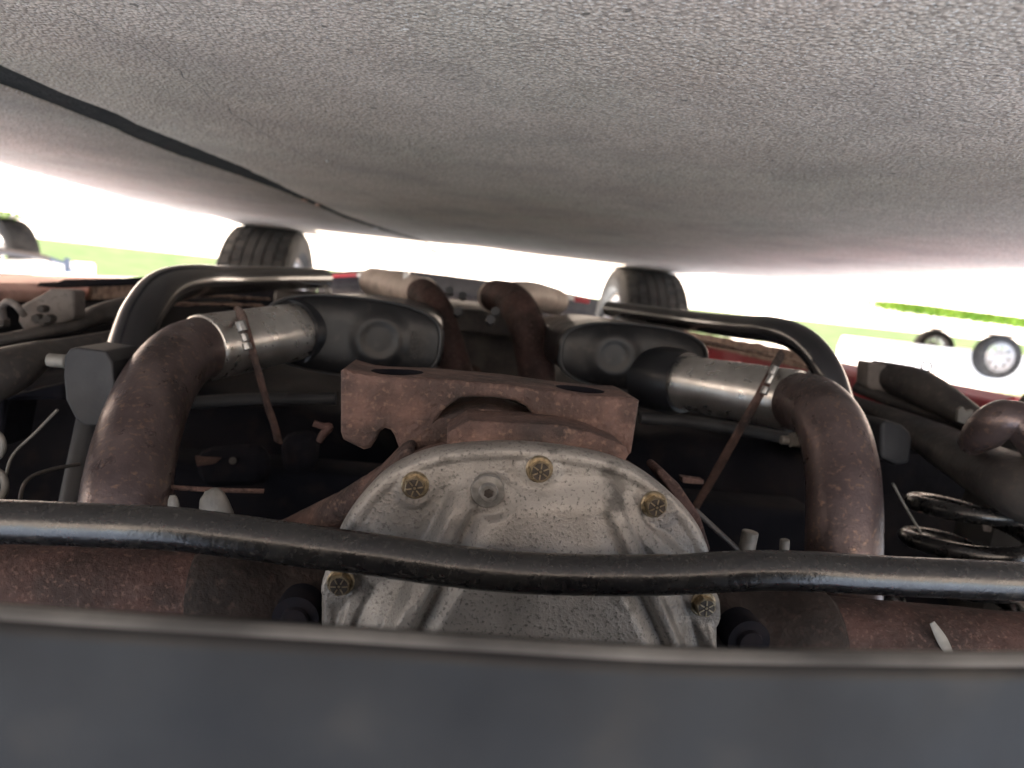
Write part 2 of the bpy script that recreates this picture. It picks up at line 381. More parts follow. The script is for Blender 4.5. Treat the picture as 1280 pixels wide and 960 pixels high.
for sx in (1, -1):
    outer = [Vector((side_x(z, sx), y, z)) for y, z in poly]; inner = [Vector((side_x(z, sx)-sx*.03, y, z)) for y, z in poly]; n = len(poly)
    Fc = [tuple(range(n)), tuple(range(2*n-1, n-1, -1))]+[(i, (i+1) % n, n+(i+1) % n, n+i) for i in range(n)]
    ob = link_mesh('side_panel', outer+inner, Fc, None, car, smooth=False, mats=[M['red'], M['underbody']], fm=[0, 1]+[0]*n)
    bm = bmesh.new(); bm.from_mesh(ob.data); bmesh.ops.triangulate(bm, faces=[f for f in bm.faces if len(f.verts) > 4]); bm.to_mesh(ob.data); bm.free()
    # rocker: painted box seen from inside below
    zt = .262 if sx > 0 else .30
    rk = [(.985, .232), (.80, .232), (.775, .245), (.775, zt), (.985, zt)]
    V = [Vector((sx*x, y, z)) for y in (.98, 2.44) for x, z in rk]; m_ = len(rk)
    Fc = [tuple(range(m_)), tuple(range(2*m_-1, m_-1, -1))]+[(i, (i+1) % m_, m_+(i+1) % m_, m_+i) for i in range(m_)]
    rkob = bevel(link_mesh('rocker_panel', V, Fc, M['sunlitred'] if sx > 0 else M['red'], car, smooth=False), .006)
    box('sill', (sx*.87-.11, sx*.87+.11, .99, 2.43, zt+.002, .36), M['underbody'], car, .004)
    # pinch weld: thin ragged steel lip under the rocker
    V = []; Fc = []
    N = 60
    for i in range(N+1):
        y = 1.5+.92*i/N; zb = .222+.005*noise.noise(Vector((y*14, sx, 0)))
        V += [Vector((sx*.765, y, .26)), Vector((sx*.772, y, .26)), Vector((sx*.772, y, zb)), Vector((sx*.765, y, zb))]
    for i in range(N):
        for k in range(4): Fc.append((i*4+k, i*4+(k+1) % 4, i*4+4+(k+1) % 4, i*4+4+k))
    link_mesh('pinch_weld', V, Fc, M['scale'], car, smooth=False)
    # wheel liner behind the rear wheel opening and front opening
    for yc, zc, r_, y0 in ((.55, .42, .43, None), (2.9, .34, .41, None)):
        V = []; Fc = []; seg = 20
        for i in range(seg+1):
            a = rad(-12+204*i/seg) if yc < 1 else rad(55+140*i/seg)
            for x in (1.0, .60): V.append(Vector((sx*x, yc+r_*math.cos(a), zc+r_*math.sin(a))))
        for i in range(seg): Fc.append((2*i, 2*i+1, 2*i+3, 2*i+2))
        link_mesh('wheel_liner', V, Fc, M['underbody'], car)
# roof, deck and glass loft across
prof = [(.17, .55), (.15, .80), (.17, .98), (.55, 1.03), (.95, 1.30), (1.75, 1.33), (2.40, 1.02), (3.05, .95), (3.12, .80)]
V = []; Fc = []
for y, z in prof:
    for x in np.linspace(-1, 1, 7): V.append(Vector((side_x(z, 1)*x*.985, y, z+.03*(1-x*x)*(1 if z > .9 else 0))))
for i in range(len(prof)-1):
    for k in range(6): a = i*7+k; Fc.append((a, a+1, a+8, a+7))
fm = [1 if (f//6) in (3, 5) else 0 for f in range(len(Fc))]
link_mesh('upper_body', V, Fc, None, car, mats=[M['red'], M['glass']], fm=fm)
# floor pan with kick-up over the axle, corrugations and tunnel
V = []; Fc = []
ys = list(np.linspace(.26, 3.0, 70)); nxs = 41
for y in ys:
    zb = .60 if y < .75 else (.60-.25*min(1, (y-.75)/.28) if y < 1.03 else .35)
    for i in range(nxs):
        x = -.80+1.6*i/(nxs-1)
        z = zb+.16*math.exp(-(x/.13)**2)*(1 if y > .95 else 0)+.006*math.sin(x*60)*(1 if abs(x) > .2 else 0)+.004*noise.noise(Vector((x*9, y*9, 0)))
        V.append(Vector((x, y, z)))
for j in range(len(ys)-1):
    for i in range(nxs-1): a = j*nxs+i; Fc.append((a, a+1, a+nxs+1, a+nxs))
link_mesh('floor_pan', V, Fc, M['underbody'], car)
# fuel tank and frame rails, dark shapes above the axle
def rbox(name, b, m, bev=.02, label=None):
    o = box(name, b, m, car, bev, label); o.modifiers['bevel'].segments = 4
    for p in o.data.polygons: p.use_smooth = True
    return o
for sx in (1, -1):
    rbox('frame_rail', (sx*.44-.035, sx*.44+.035, .25, .93, .50, .60), M['underbody'], .01)
    rbox('frame_rail', (sx*.50-.04, sx*.50+.04, 1.0, 2.5, .285, .345), M['underbody'], .01)
# crossmember and torque boxes
rbox('crossmember', (-.46, .46, .86, .94, .40, .50), M['underbody'], .012)
# pale flaking seams along the floor edge
for pts in ([(180, 372, 1.15), (230, 369, 1.3), (280, 371, 1.45), (335, 374, 1.6)], [(195, 382, 1.0), (250, 380, 1.1), (325, 382, 1.25)],
            [(840, 419, 1.5), (900, 432, 1.3), (960, 443, 1.15), (1010, 455, 1.05)], [(700, 402, 1.25), (780, 408, 1.25), (860, 420, 1.35)]):
    q = catmull([(P(*p), .006) for p in pts], 12)
    q = [(p, r*(1+.9*noise.noise(p*45))) for p, r in q]
    tube('floor_seam', q, M['scale'], car, seg=10, flat=.45, smoothpath=False)

# --- front air dam, red bumper and pale bits above it
YD = 3.62
pr = prism('front_air_dam', [(396, 341), (440, 338), (478, 336), (520, 339), (600, 349), (680, 360), (752, 375), (800, 389), (800, 402), (700, 384), (600, 371), (520, 358), (480, 353), (396, 357)], M['rubber'], car, YD, YD+.02, .003)
prism('front_bumper', [(396, 352), (480, 349), (600, 366), (800, 398), (800, 470), (396, 470)], M['armsteel'], car, YD+.06, YD+.12, .004)
prism('bumper_trim', [(396, 344.5), (445, 342), (446, 345), (396, 348)], M['red'], car, YD-.05, YD-.01, .002)
prism('reflector', [(447, 342), (473, 340.5), (474, 345), (447, 346)], M['whitepaint'], car, YD-.05, YD-.01, .002)
prism('reflector', [(688, 364), (717, 369), (719, 376), (690, 371)], M['whitepaint'], car, 2.6, 2.62, .002)
prism('bumper_trim', [(717, 370), (738, 373), (736, 380), (718, 377)], M['red'], car, 2.6, 2.62, .002)

# --- wheels
def wheel_mesh(parent, c, r=.335, wd=.265, steer=0, rimmat=None):
    prof = []      # (x, r)
    hw = wd/2
    base = [(-hw*.78, r*.66), (-hw*.98, r*.74), (-hw, r*.84), (-hw*.96, r*.94), (-hw*.88, r*.98)]
    ribs = 6; xs = []
    tread = []
    edges = np.linspace(-hw*.86, hw*.86, ribs+1)
    g = .0055
    for i in range(ribs):
        a, b = edges[i]+g/2, edges[i+1]-g/2
        rr = lambda x: r-(abs(x)/hw)**4*.012
        tread += [(a-.0005, rr(a)-.010, 1), (a, rr(a), 0), (b, rr(b), 0), (b+.0005, rr(b)-.010, 1)]
    full = [(x, q, 0) for x, q in base]+tread+[(-x, q, 0) for x, q in reversed(base)]
    N = 180; V = []; Fc = []; fm = []
    R_ = Matrix.Rotation(steer, 3, 'Z')
    for i in range(N):
        a = 2*math.pi*i/N
        for j, (x, q, gq) in enumerate(full):
            dr = 0
            rib = (j-5)//4
            if 5 <= j < 5+4*ribs and gq == 0:
                if rib in (0, 1, 4, 5) and (i+rib*2) % 5 == 0: dr = -.008
            V.append(c+R_@Vector((x, math.cos(a)*(q+dr), math.sin(a)*(q+dr))))
    n = len(full)
    for i in range(N):
        for j in range(n-1):
            a = i*n+j; b = ((i+1) % N)*n+j; Fc.append((a, a+1, b+1, b)); fm.append(1 if full[j][2] and full[j+1][2] else 0)
    t = link_mesh('tyre', V, Fc, None, parent, mats=[M['tyre'], M['groove']], fm=fm); autosmooth(t, 35)
    # rim barrel with a lip, and spokes
    rp = [(-hw*.80, r*.67), (-hw*.84, r*.64), (-hw*.6, r*.60), (0, r*.56), (hw*.6, r*.60), (hw*.84, r*.64), (hw*.80, r*.67)]
    V = []; Fc = []; N = 64
    for i in range(N):
        a = 2*math.pi*i/N
        for x, q in rp: V.append(c+R_@Vector((x, math.cos(a)*q, math.sin(a)*q)))
    for i in range(N):
        for j in range(6): a = i*7+j; b = ((i+1) % N)*7+j; Fc.append((a, a+1, b+1, b))
    rim = link_mesh('rim', V, Fc, rimmat or M['rim'], parent)
    return t, rim
def spokes(parent, c, r, hw, n, m, side, wmul=1.0, steer=0, holes=False):
    R_ = Matrix.Rotation(steer, 3, 'Z')
    lst = []
    if holes:                                             # steel disc with a ring of oval holes
        x = side*hw*.72
        N = 64; rr = [0, r*.18, r*.22, r*.36, r*.50, r*.60]; xo = [.03, .03, .0, -.02, -.01, .03]
        V = []; Fc = []
        for i in range(N):
            a = 2*math.pi*i/N
            for q, o_ in zip(rr, xo): V.append(c+R_@Vector((x+side*o_*.6, math.cos(a)*q, math.sin(a)*q)))
        for i in range(N):
            for j in range(5):
                if j == 3 and (i % 8) in (0, 1, 2): continue
                a = i*6+j; b = ((i+1) % N)*6+j; Fc.append((a, a+1, b+1, b))
        return [link_mesh('wheel_disc', V, Fc, m, parent)]
    for k in range(n):
        a = 2*math.pi*k/n+.3
        p0 = c+R_@Vector((side*hw*.55, math.cos(a)*r*.10, math.sin(a)*r*.10)); p1 = c+R_@Vector((side*hw*.62, math.cos(a)*r*.60, math.sin(a)*r*.60))
        s_ = tube('spoke', [(p0, .03*wmul), (p1, .022*wmul)], m, parent, seg=10, smoothpath=False, flat=.6); lst.append(s_)
    cyl('hub', c+R_@Vector((side*hw*.4, 0, 0)), c+R_@Vector((side*hw*.7, 0, 0)), r*.16, m, parent)
    return lst
def group_wheel(c, side, steer=0):
    o = bpy.data.objects.new('wheel', None); col.objects.link(o); o.parent = car; o.location = c-org(car); ORG[o.name] = Vector(c)
    return o
for sx, (u, v) in ((1, (340, 287.5)), (-1, (806, 338))):
    g = onZ(u, v, 0); yc = 2.98; c = Vector((g.x*1.0, yc, .333))
    c.x = (g-CAM).x/(g-CAM).y*(yc-CAM.y)+CAM.x
    wm = group_wheel(c, sx)
    wheel_mesh(wm, c); spokes(wm, c, .335, .13, 10, M['rim'], sx, .7)
    cyl('brake_disc', c+Vector((-sx*.03, 0, 0)), c+Vector((-sx*.05, 0, 0)), .15, M['steelgrey'], wm, 40)
for sx in (1, -1):
    c = Vector((sx*.775, .55, .42)); wm = group_wheel(c, sx); wheel_mesh(wm, c); spokes(wm, c, .335, .13, 10, M['rim'], sx, .7)

# --- differential cover -------------------------------------------------
YC = .45
outl = [(398, 1010), (399, 930), (400, 860), (403, 795), (405, 725), (425, 660), (460, 610), (500, 577), (560, 557), (640, 552), (722, 560), (782, 577), (832, 610), (868, 650), (886, 695), (892, 750), (893, 820), (893, 880), (885, 960), (850, 1050), (760, 1100), (640, 1112), (520, 1090), (430, 1050)]
def closed(pts, n=10):
    L = len(pts); out = []
    for i in range(L):
        a, b, c, d = (Vector((*pts[(i+k) % L], 0)) for k in (-1, 0, 1, 2))
        for k in range(n):
            t = k/n; p = .5*((b*2)+(c-a)*t+(a*2-b*5+c*4-d)*t*t+(b*3-a-c*3+d)*t*t*t); out.append((p.x, p.y))
    return out
OUT = closed(outl, 10)
def sdpoly(U, Vv, poly):
    """signed distance, positive inside"""
    d = np.full(U.shape, 1e9); ins = np.zeros(U.shape, bool); n = len(poly)
    for i in range(n):
        ax, ay = poly[i]; bx, by = poly[(i+1) % n]
        ex, ey = bx-ax, by-ay; wx, wy = U-ax, Vv-ay
        t = np.clip((wx*ex+wy*ey)/(ex*ex+ey*ey+1e-9), 0, 1)
        d = np.minimum(d, np.hypot(wx-ex*t, wy-ey*t))
        c = ((ay > Vv) != (by > Vv)) & (U < (bx-ax)*(Vv-ay)/(by-ay+1e-12)+ax); ins ^= c
    return np.where(ins, d, -d)
def sdseg(U, Vv, pts):
    d = np.full(U.shape, 1e9)
    for (ax, ay), (bx, by) in zip(pts[:-1], pts[1:]):
        ex, ey = bx-ax, by-ay; wx, wy = U-ax, Vv-ay
        t = np.clip((wx*ex+wy*ey)/(ex*ex+ey*ey+1e-9), 0, 1); d = np.minimum(d, np.hypot(wx-ex*t, wy-ey*t))
    return d
def sst(x, a, b):
    t = np.clip((x-a)/(b-a), 0, 1); return t*t*(3-2*t)
NT, NR = len(OUT), 110
cu, cv = 648, 800
fr = 1-(np.linspace(0, 1, NR)**1.35)
O = np.array(OUT)
U = cu+(O[:, 0][None, :]-cu)*fr[:, None]; Vv = cv+(O[:, 1][None, :]-cv)*fr[:, None]
de = sdpoly(U, Vv, OUT); de = np.maximum(de, 0)
H = .011*np.sqrt(np.clip(1-(1-np.clip(de/9, 0, 1))**2, 0, 1))
# raised rim just inside the edge
H += -.0016*sst(de, 12, 20)
# large shell
shell = [(598, 598), (640, 590), (700, 588), (762, 594), (800, 650), (850, 702), (868, 800), (860, 1000), (640, 1060), (440, 1000), (432, 800), (452, 738), (500, 706), (548, 672)]
H += .010*sst(sdpoly(U, Vv, closed(shell, 5)), 0, 40)
# central trapezoid panel
trap = [(604, 604), (742, 606), (782, 700), (838, 810), (850, 1000), (470, 1000), (486, 812), (556, 700)]
H += .009*sst(sdpoly(U, Vv, trap), 0, 30)*sst(Vv, 575, 740)
H -= .0045*np.exp(-((U-700)**2+(Vv-660)**2)/(2*34**2))
# ribs
for pts, wd_, h_ in (([(596, 583), (545, 682), (505, 762), (484, 810), (470, 900)], 17, .0135), ([(752, 602), (770, 650), (800, 716), (842, 812), (850, 900)], 11, .0095), ([(766, 596), (800, 660), (850, 706)], 16, .0075),
                     ([(460, 722), (440, 758), (428, 800)], 10, .006), ([(843, 712), (866, 758), (880, 800)], 9, .006)):
    d = sdseg(U, Vv, pts); L = np.clip((wd_*1.15-d)/(wd_*.7), 0, 1); H += h_*L*sst(Vv, pts[0][1]-12, pts[0][1]+55)
# spot faces for the bolts and the plug boss
bolts = [(519, 606), (674, 586), (817, 630), (426, 727), (878, 754), (880, 905), (412, 880), (800, 1062), (650, 1095), (500, 1062)]
for bu, bv in bolts:
    d = np.hypot(U-bu, Vv-bv); k = sst(26-d, 0, 7); H = H*(1-k)+.0118*k
d = np.hypot(U-612, Vv-612); k = sst(29-d, 0, 8); H = H*(1-k)+np.maximum(.0155, .0155+0*H)*k
gp = []
for i in range(NR):
    for j in range(NT):
        p = onY(U[i, j], Vv[i, j], YC); h = H[i, j]+.00015*noise.noise(p*240)+.0003*noise.noise(p*50); gp.append(p-Vector((0, h, 0)))
Fc = []
for i in range(NR-1):
    for j in range(NT): a = i*NT+j; b = i*NT+(j+1) % NT; Fc.append((a, b, b+NT, a+NT))
back = [Vector((gp[j].x, YC+.006, gp[j].z)) for j in range(NT)]; k0 = len(gp); gp += back
for j in range(NT): Fc.append((j, (j+1) % NT, k0+(j+1) % NT, k0+j))
cover = link_mesh('differential_cover', gp, Fc, M['alu'], car)
def bolt_geo(c, rh=.0070, rw=.0088, rot=0.0):
    parts = []; Y = Vector((0, -1, 0))
    V, Fq = tube_geo([(c, rw), (c+Y*.0012, rw), (c+Y*.0022, rw*.9)], 24); parts.append((V, Fq, 0))
    V, Fq = tube_geo([(c+Y*.0018, rh), (c+Y*.0068, rh), (c+Y*.0078, rh*.90)], 6, up=(math.sin(rot), 0, math.cos(rot))); parts.append((V, Fq, 0))
    V, Fq = tube_geo([(c+Y*.0076, rh*.80), (c+Y*.00795, rh*.78)], 20); parts.append((V, Fq, 1))
    for k in range(6):
        a = rot+k*math.pi/3+.3; dv = Vector((math.sin(a), 0, math.cos(a))); sv = Vector((math.cos(a), 0, -math.sin(a)))
        q = []
        for yy in (.0078, .0084):
            for s1, s2 in ((.26, -1), (.26, 1), (.76, 1), (.76, -1)): q.append(c+Y*yy+dv*(rh*s1)+sv*(.00042*s2))
        parts.append((q, [(0, 1, 2, 3), (4, 7, 6, 5), (0, 4, 5, 1), (1, 5, 6, 2), (2, 6, 7, 3), (3, 7, 4, 0)], 0))
    V, Fq = tube_geo([(c+Y*.0078, rh*.14), (c+Y*.0084, rh*.12)], 10); parts.append((V, Fq, 0))
    V = []; Fc = []; fm = []
    for v, f, mi in parts:
        k = len(V); V += list(v); Fc += [tuple(i+k for i in q) for q in f]; fm += [mi]*len(f)
    return V, Fc, fm
proto = None
for i, (bu, bv) in enumerate(bolts):
    c = onY(bu, bv, YC-.0122)
    if proto is None:
        V, Fc, fm = bolt_geo(Vector((0, 0, 0)))
        proto = link_mesh('bolt', [v+c for v in V], Fc, None, cover, mats=[M['gold'], M['bolttop']], fm=fm, origin=c, smooth=False); b_ = proto
    else:
        b_ = proto.copy(); col.objects.link(b_); b_.parent = cover; b_.location = c-org(cover); b_.rotation_euler = (0, random.random()*6, 0)
# fill plug
c = onY(610, 613, YC-.0160)
def lathe(c, prof, seg=40):
    V = []; Fc = []
    for h, q in prof:
        for k in range(seg):
            a = 2*math.pi*k/seg; V.append(c+Vector((math.cos(a)*q, -h, math.sin(a)*q)))
    for i in range(len(prof)-1):
        for k in range(seg): Fc.append((i*seg+k, i*seg+(k+1) % seg, (i+1)*seg+(k+1) % seg, (i+1)*seg+k))
    Fc.append(tuple((len(prof)-1)*seg+k for k in range(seg))); return V, Fc
c = c+Vector((0, -.0012, 0)); V, Fc = lathe(c, [(-.004, .0106), (.0010, .0106), (.0018, .0100), (.0020, .0062), (.0050, .0056), (.0058, .0050), (.0058, .0036), (.0054, .0033)])
plug = autosmooth(link_mesh('fill_plug', V, Fc, M['zinc'], cover), 30)
V, Fq = tube_geo([(c+Vector((0, -.0010, 0)), .0030), (c+Vector((0, -.00585, 0)), .0032)], 6, cap=False)
V2 = tube_geo([(c+Vector((0, -.0056, 0)), .0031), (c+Vector((0, -.0057, 0)), .0031)], 6)
link_mesh('hex_socket', V2[0], V2[1], M['bolttop'], car, smooth=False).name = 'hex_socket'

# --- axle housing behind the cover
hv = [(cu+(u-cu)*1.0, cv+(v-cv)*1.0) for u, v in outl]
a = [onY(u, v, YC+.0065) for u, v in OUT[::4]]; n = len(a); V = []; Fc = []
cc = onY(cu, cv, YC)
for yy, sc in ((.0065, .985), (.008, .998), (.022, .998), (.024, .93), (.06, .90), (.10, .80), (.14, .62), (.18, .42)):
    for p in a: V.append(Vector((cc.x+(p.x-cc.x)*sc, YC+yy, cc.z+(p.z-cc.z)*sc)))
for i in range(7):
    for j in range(n): Fc.append((i*n+j, i*n+(j+1) % n, (i+1)*n+(j+1) % n, (i+1)*n+j))
Fc.append(tuple(range(7*n, 8*n)))
autosmooth(link_mesh('axle_housing', V, Fc, M['rustcast'], car), 40)
# rusty side lips of the housing casting
prism('housing_rib', [(437, 655), (448, 625), (470, 597), (500, 566), (512, 559), (520, 567), (490, 590), (462, 622), (447, 655)], M['rustcast'], car, YC+.015, YC+.05, .003)
prism('housing_rib', [(820, 590), (827, 584), (850, 606), (876, 645), (890, 690), (880, 690), (862, 650), (840, 618)], M['axlerust'], car, YC+.02, YC+.05, .0025)
prism('housing_ledge', [(558, 560), (559, 541), (585, 526), (640, 528), (702, 532), (740, 541), (783, 558), (786, 570), (780, 580), (700, 562), (620, 556)], M['rustcast'], car, YC+.004, YC+.05, .002)
# nose of the pinion housing
c0 = onY(612, 650, YC+.05); c1 = onY(606, 640, YC+.30)
tube('pinion_nose', [(c0, .060), (c0.lerp(c1, .2), .055), (c0.lerp(c1, .5), .045), (c1, .036)], M['rustcast'], car, seg=40, dents=.03)
cyl('pinion_flange', c1, c1+Vector((0, .02, 0)), .05, M['axlerust'], car, 32)
cyl('drive_shaft', c1+Vector((0, .02, .0)), Vector((0.0, 2.3, .33)), .036, M['axlerust'], car, 28)
# casting with the two bushing eyes
def casting():
    cu_ = bpy.data.curves.new('casting', 'CURVE'); cu_.dimensions = '2D'; cu_.fill_mode = 'BOTH'
    Yf = YC+.045
    outer = [(426, 459), (432, 456), (470, 455), (492, 454), (520, 459), (580, 463), (635, 467), (700, 476), (735, 478), (765, 481), (797, 491), (796, 500), (790, 560), (786, 585), (700, 570), (690, 556), (672, 532), (668, 528)]
    outer += [(690, 575), (600, 580), (540, 575), (520, 574), (508, 566), (497, 556), (493, 543), (488, 536), (481, 534.5), (474, 539), (469, 551), (463, 560), (455, 562), (442, 556), (428, 548), (426, 540)]
    outer = [(426, 464), (430, 461), (440, 464), (456, 468.5), (475, 470.5), (500, 471.5), (525, 472), (560, 474.5), (600, 478), (635, 481), (670, 486), (700, 490), (735, 494), (765, 496.5), (790, 497), (799, 501), (796, 520), (789, 566), (780, 574), (700, 572), (600, 576), (524, 574), (508, 568), (498, 558), (493, 544), (488, 537), (481, 535), (474, 540), (469, 551), (463, 560), (455, 562), (442, 556), (429, 549), (426, 540)]
    hole = [(547, 524), (553, 514), (562, 506), (575, 497), (590, 495.5), (620, 496.5), (645, 501), (658, 508), (666, 517), (671, 529), (655, 522), (635, 515), (608, 510.5), (580, 513), (560, 519)]
    c0 = onY(610, 510, Yf)
    for pts in (outer, hole):
        s = cu_.splines.new('POLY'); s.points.add(len(pts)-1); s.use_cyclic_u = True
        for i, (u, v) in enumerate(pts):
            p = onY(u, v, Yf); s.points[i].co = (p.x-c0.x, p.z-c0.z, 0, 1)
    cu_.extrude = .030; cu_.bevel_depth = .0035; cu_.bevel_resolution = 4; cu_.offset = -.0033
    o = bpy.data.objects.new('tmp', cu_); col.objects.link(o)
    me = bpy.data.meshes.new_from_object(o.evaluated_get(bpy.context.evaluated_depsgraph_get()))
    bpy.data.objects.remove(o)
    V = [Vector((v.co.x+c0.x, Yf+.032-v.co.z, v.co.y+c0.z)) for v in me.vertices]
    Fc = [tuple(p.vertices) for p in me.polygons]
    o = link_mesh('bushing_casting', V, Fc, M['rustcast'], car)
    bm = bmesh.new(); bm.from_mesh(o.data); bmesh.ops.remove_doubles(bm, verts=bm.verts, dist=.00005); bmesh.ops.recalc_face_normals(bm, faces=bm.faces); bm.to_mesh(o.data); bm.free()
    # cut the eyes
    for (u, v, r) in ((493, 468, .0190), (735, 489, .0185)):
        q = onY(u, v, Yf-.002)
        Vc, Fq = tube_geo([(Vector((q.x, Yf+.028, q.z-.05)), r), (Vector((q.x, Yf+.028, q.z+.040)), r)], 40)
        k = link_mesh('cutter', Vc, Fq, M['underbody'], None)
        bpy.context.view_layer.update()
        md = o.modifiers.new('cut', 'BOOLEAN'); md.operation = 'DIFFERENCE'; md.object = k; md.solver = 'EXACT'
        bpy.context.view_layer.update()
        me = bpy.data.meshes.new_from_object(o.evaluated_get(bpy.context.evaluated_depsgraph_get()))
        o.modifiers.clear(); o.data = me; bpy.data.objects.remove(k)
    o.data.materials.append(M['underbody'])  # eye walls coloured dark to stand in for the shade inside
    for (u, v, r) in ((493, 468, .0190), (735, 489, .0185)):
        q = onY(u, v, Yf-.002)
        for p in o.data.polygons:
            c_ = p.center+org(o)
            if math.hypot(c_.x-q.x, c_.y-(Yf+.028)) < r*1.02 and abs(p.normal.z) < .5: p.material_index = len(o.data.materials)-1
    for p in o.data.polygons: p.use_smooth = True
    autosmooth(o, 38)
    return o
bpy.context.view_layer.update()
casting()
# cast arm reaching to the left
tube('cast_arm', [(onY(520, 585, YC+.07), .016), (onY(470, 612, YC+.08), .017), (onY(420, 640, YC+.09), .016), (onY(350, 668, YC+.11), .013), (onY(300, 690, YC+.12), .011)], M['rustcast'], car, dents=.08, flat=.8)

# --- axle tubes, end brackets
tl = [(onY(-260, 708, .495), .031), (onY(100, 735, .485), .031), (onY(258, 745, .483), .031), (onY(300, 748, .484), .031)]
tube('axle_tube', tl, M['axlerust'], car, seg=48, dents=.012, label='left rust-red axle tube below the black bar')
tr = [(onY(985, 790, .488), .031), (onY(1010, 795, .488), .031), (onY(1140, 805, .49), .031), (onY(1560, 838, .50), .031)]
tube('axle_tube', tr, M['axlerust'], car, seg=48, dents=.012, label='right axle tube, rust red with a pale scrape')
tube('tube_socket', [(onY(252, 745, .483), .0325), (onY(264, 745, .483), .0355), (onY(290, 747, .484), .0365), (onY(330, 752, .492), .037), (onY(375, 758, .502), .043), (onY(420, 764, .515), .050), (onY(470, 770, .53), .055)], M['socket'], car, seg=48, dents=.03)
tube('tube_socket', [(onY(1032, 796, .488), .0325), (onY(1022, 796, .488), .0355), (onY(1000, 795, .488), .0365), (onY(960, 794, .495), .037), (onY(915, 790, .505), .043), (onY(870, 786, .515), .050), (onY(820, 782, .53), .055)], M['socket'], car, seg=48, dents=.03)
for u, v in ((370, 772), (935, 800)):
    p = onY(u, v, .450); tube('bushing', [(p+Vector((0, .02, 0)), .015), (p+Vector((0, -.002, 0)), .015), (p+Vector((0, -.003, 0)), .009), (p+Vector((0, -.006, 0)), .008)], M['underbody'], car, smoothpath=False, seg=32)
q0 = onY(1165, 778, .459); q1 = onY(1190, 822, .459)
tube('pale_scrape', [(q0, .0020), (q0.lerp(q1, .5), .004), (q1, .0025)], M['palepeg'], car, flat=.25, seg=10, up=(0, 1, 0))

# --- sway bar
sb = [(-330, 640), (-120, 648), (0, 652), (110, 656), (215, 661), (300, 671), (380, 682), (450, 691), (520, 701), (580, 709), (640, 715), (710, 718), (780, 719), (850, 718), (900, 715), (950, 713), (1010, 714), (1100, 719), (1280, 727), (1420, 735), (1650, 750)]
tube('sway_bar', [(onY(u, v, .385), .01175) for u, v in sb], M['swaybar'], car, n=14, seg=40, dents=.012)

# --- brackets peeking over the bar
tube('shackle', [(onY(262, 612, .50), .004), (onY(266, 622, .50), .009), (onY(272, 655, .50), .013), (onY(276, 690, .50), .014)], M['steelgrey'], car, flat=.5, up=(0, 1, 0))
tube('shackle', [(onY(216, 619, .50), .002), (onY(217, 630, .50), .004), (onY(219, 660, .50), .005)], M['steelgrey'], car, flat=.6, up=(0, 1, 0))
cyl('bolt_stub', onY(938, 664, .50), onY(928, 712, .50), .0062, M['steelgrey'], car, bev=.001)
cyl('bolt_stub', onY(981, 674, .50), onY(979, 712, .50), .0036, M['steelgrey'], car, bev=.001)
tube('brake_line', [(onY(868, 637, .50), .0022), (onY(895, 662, .50), .0022), (onY(925, 690, .50), .0022)], M['armsteel'], car, seg=10)
tube('brake_line', [(onY(200, 608, .56), .002), (onY(260, 612, .56), .002), (onY(330, 614, .57), .002)], M['rustcast'], car, seg=10)
tube('hook', [(onY(392, 529, .60), .003), (onY(404, 533, .60), .003), (onY(412, 534, .60), .0035), (onY(404, 543, .60), .0035), (onY(399, 552, .60), .003)], M['axlerust'], car, seg=10)
cyl('bolt_stub', onY(976, 550, .66), onY(1002, 551, .66), .0045, M['steelgrey'], car, bev=.001)
cyl('bolt_stub', onY(988, 550, .655), onY(1008, 551, .655), .0075, M['steelgrey'], car, 6)
prism('rust_patch', [(243, 570), (255, 572), (276, 573), (268, 580), (246, 583)], M['rustcast'], car, .79, .795, .001)
prism('mounting_plate', [(345, 545), (398, 540), (393, 600), (350, 600)], M['underbody'], car, .86, .90, .02)
prism('mounting_plate', [(235, 565), (330, 558), (335, 612), (245, 615)], M['underbody'], car, .80, .84, .02)
cyl('rivet', onY(291, 576, .80), onY(291, 576, .79), .004, M['armsteel'], car)
prism('red_bracket', [(852, 596), (880, 600), (880, 606), (854, 604)], M['rustcast'], car, .62, .63, .001)

# --- hoses, lines, clips and folded edges in the shadows
for pts, rr in (([(228, 505), (300, 500), (420, 498)], .008), ([(800, 522), (870, 528), (985, 548)], .008)):
    tube('brake_hose', [(onY(u, v, .88), rr) for u, v in pts], M['rubber'], car, seg=12)

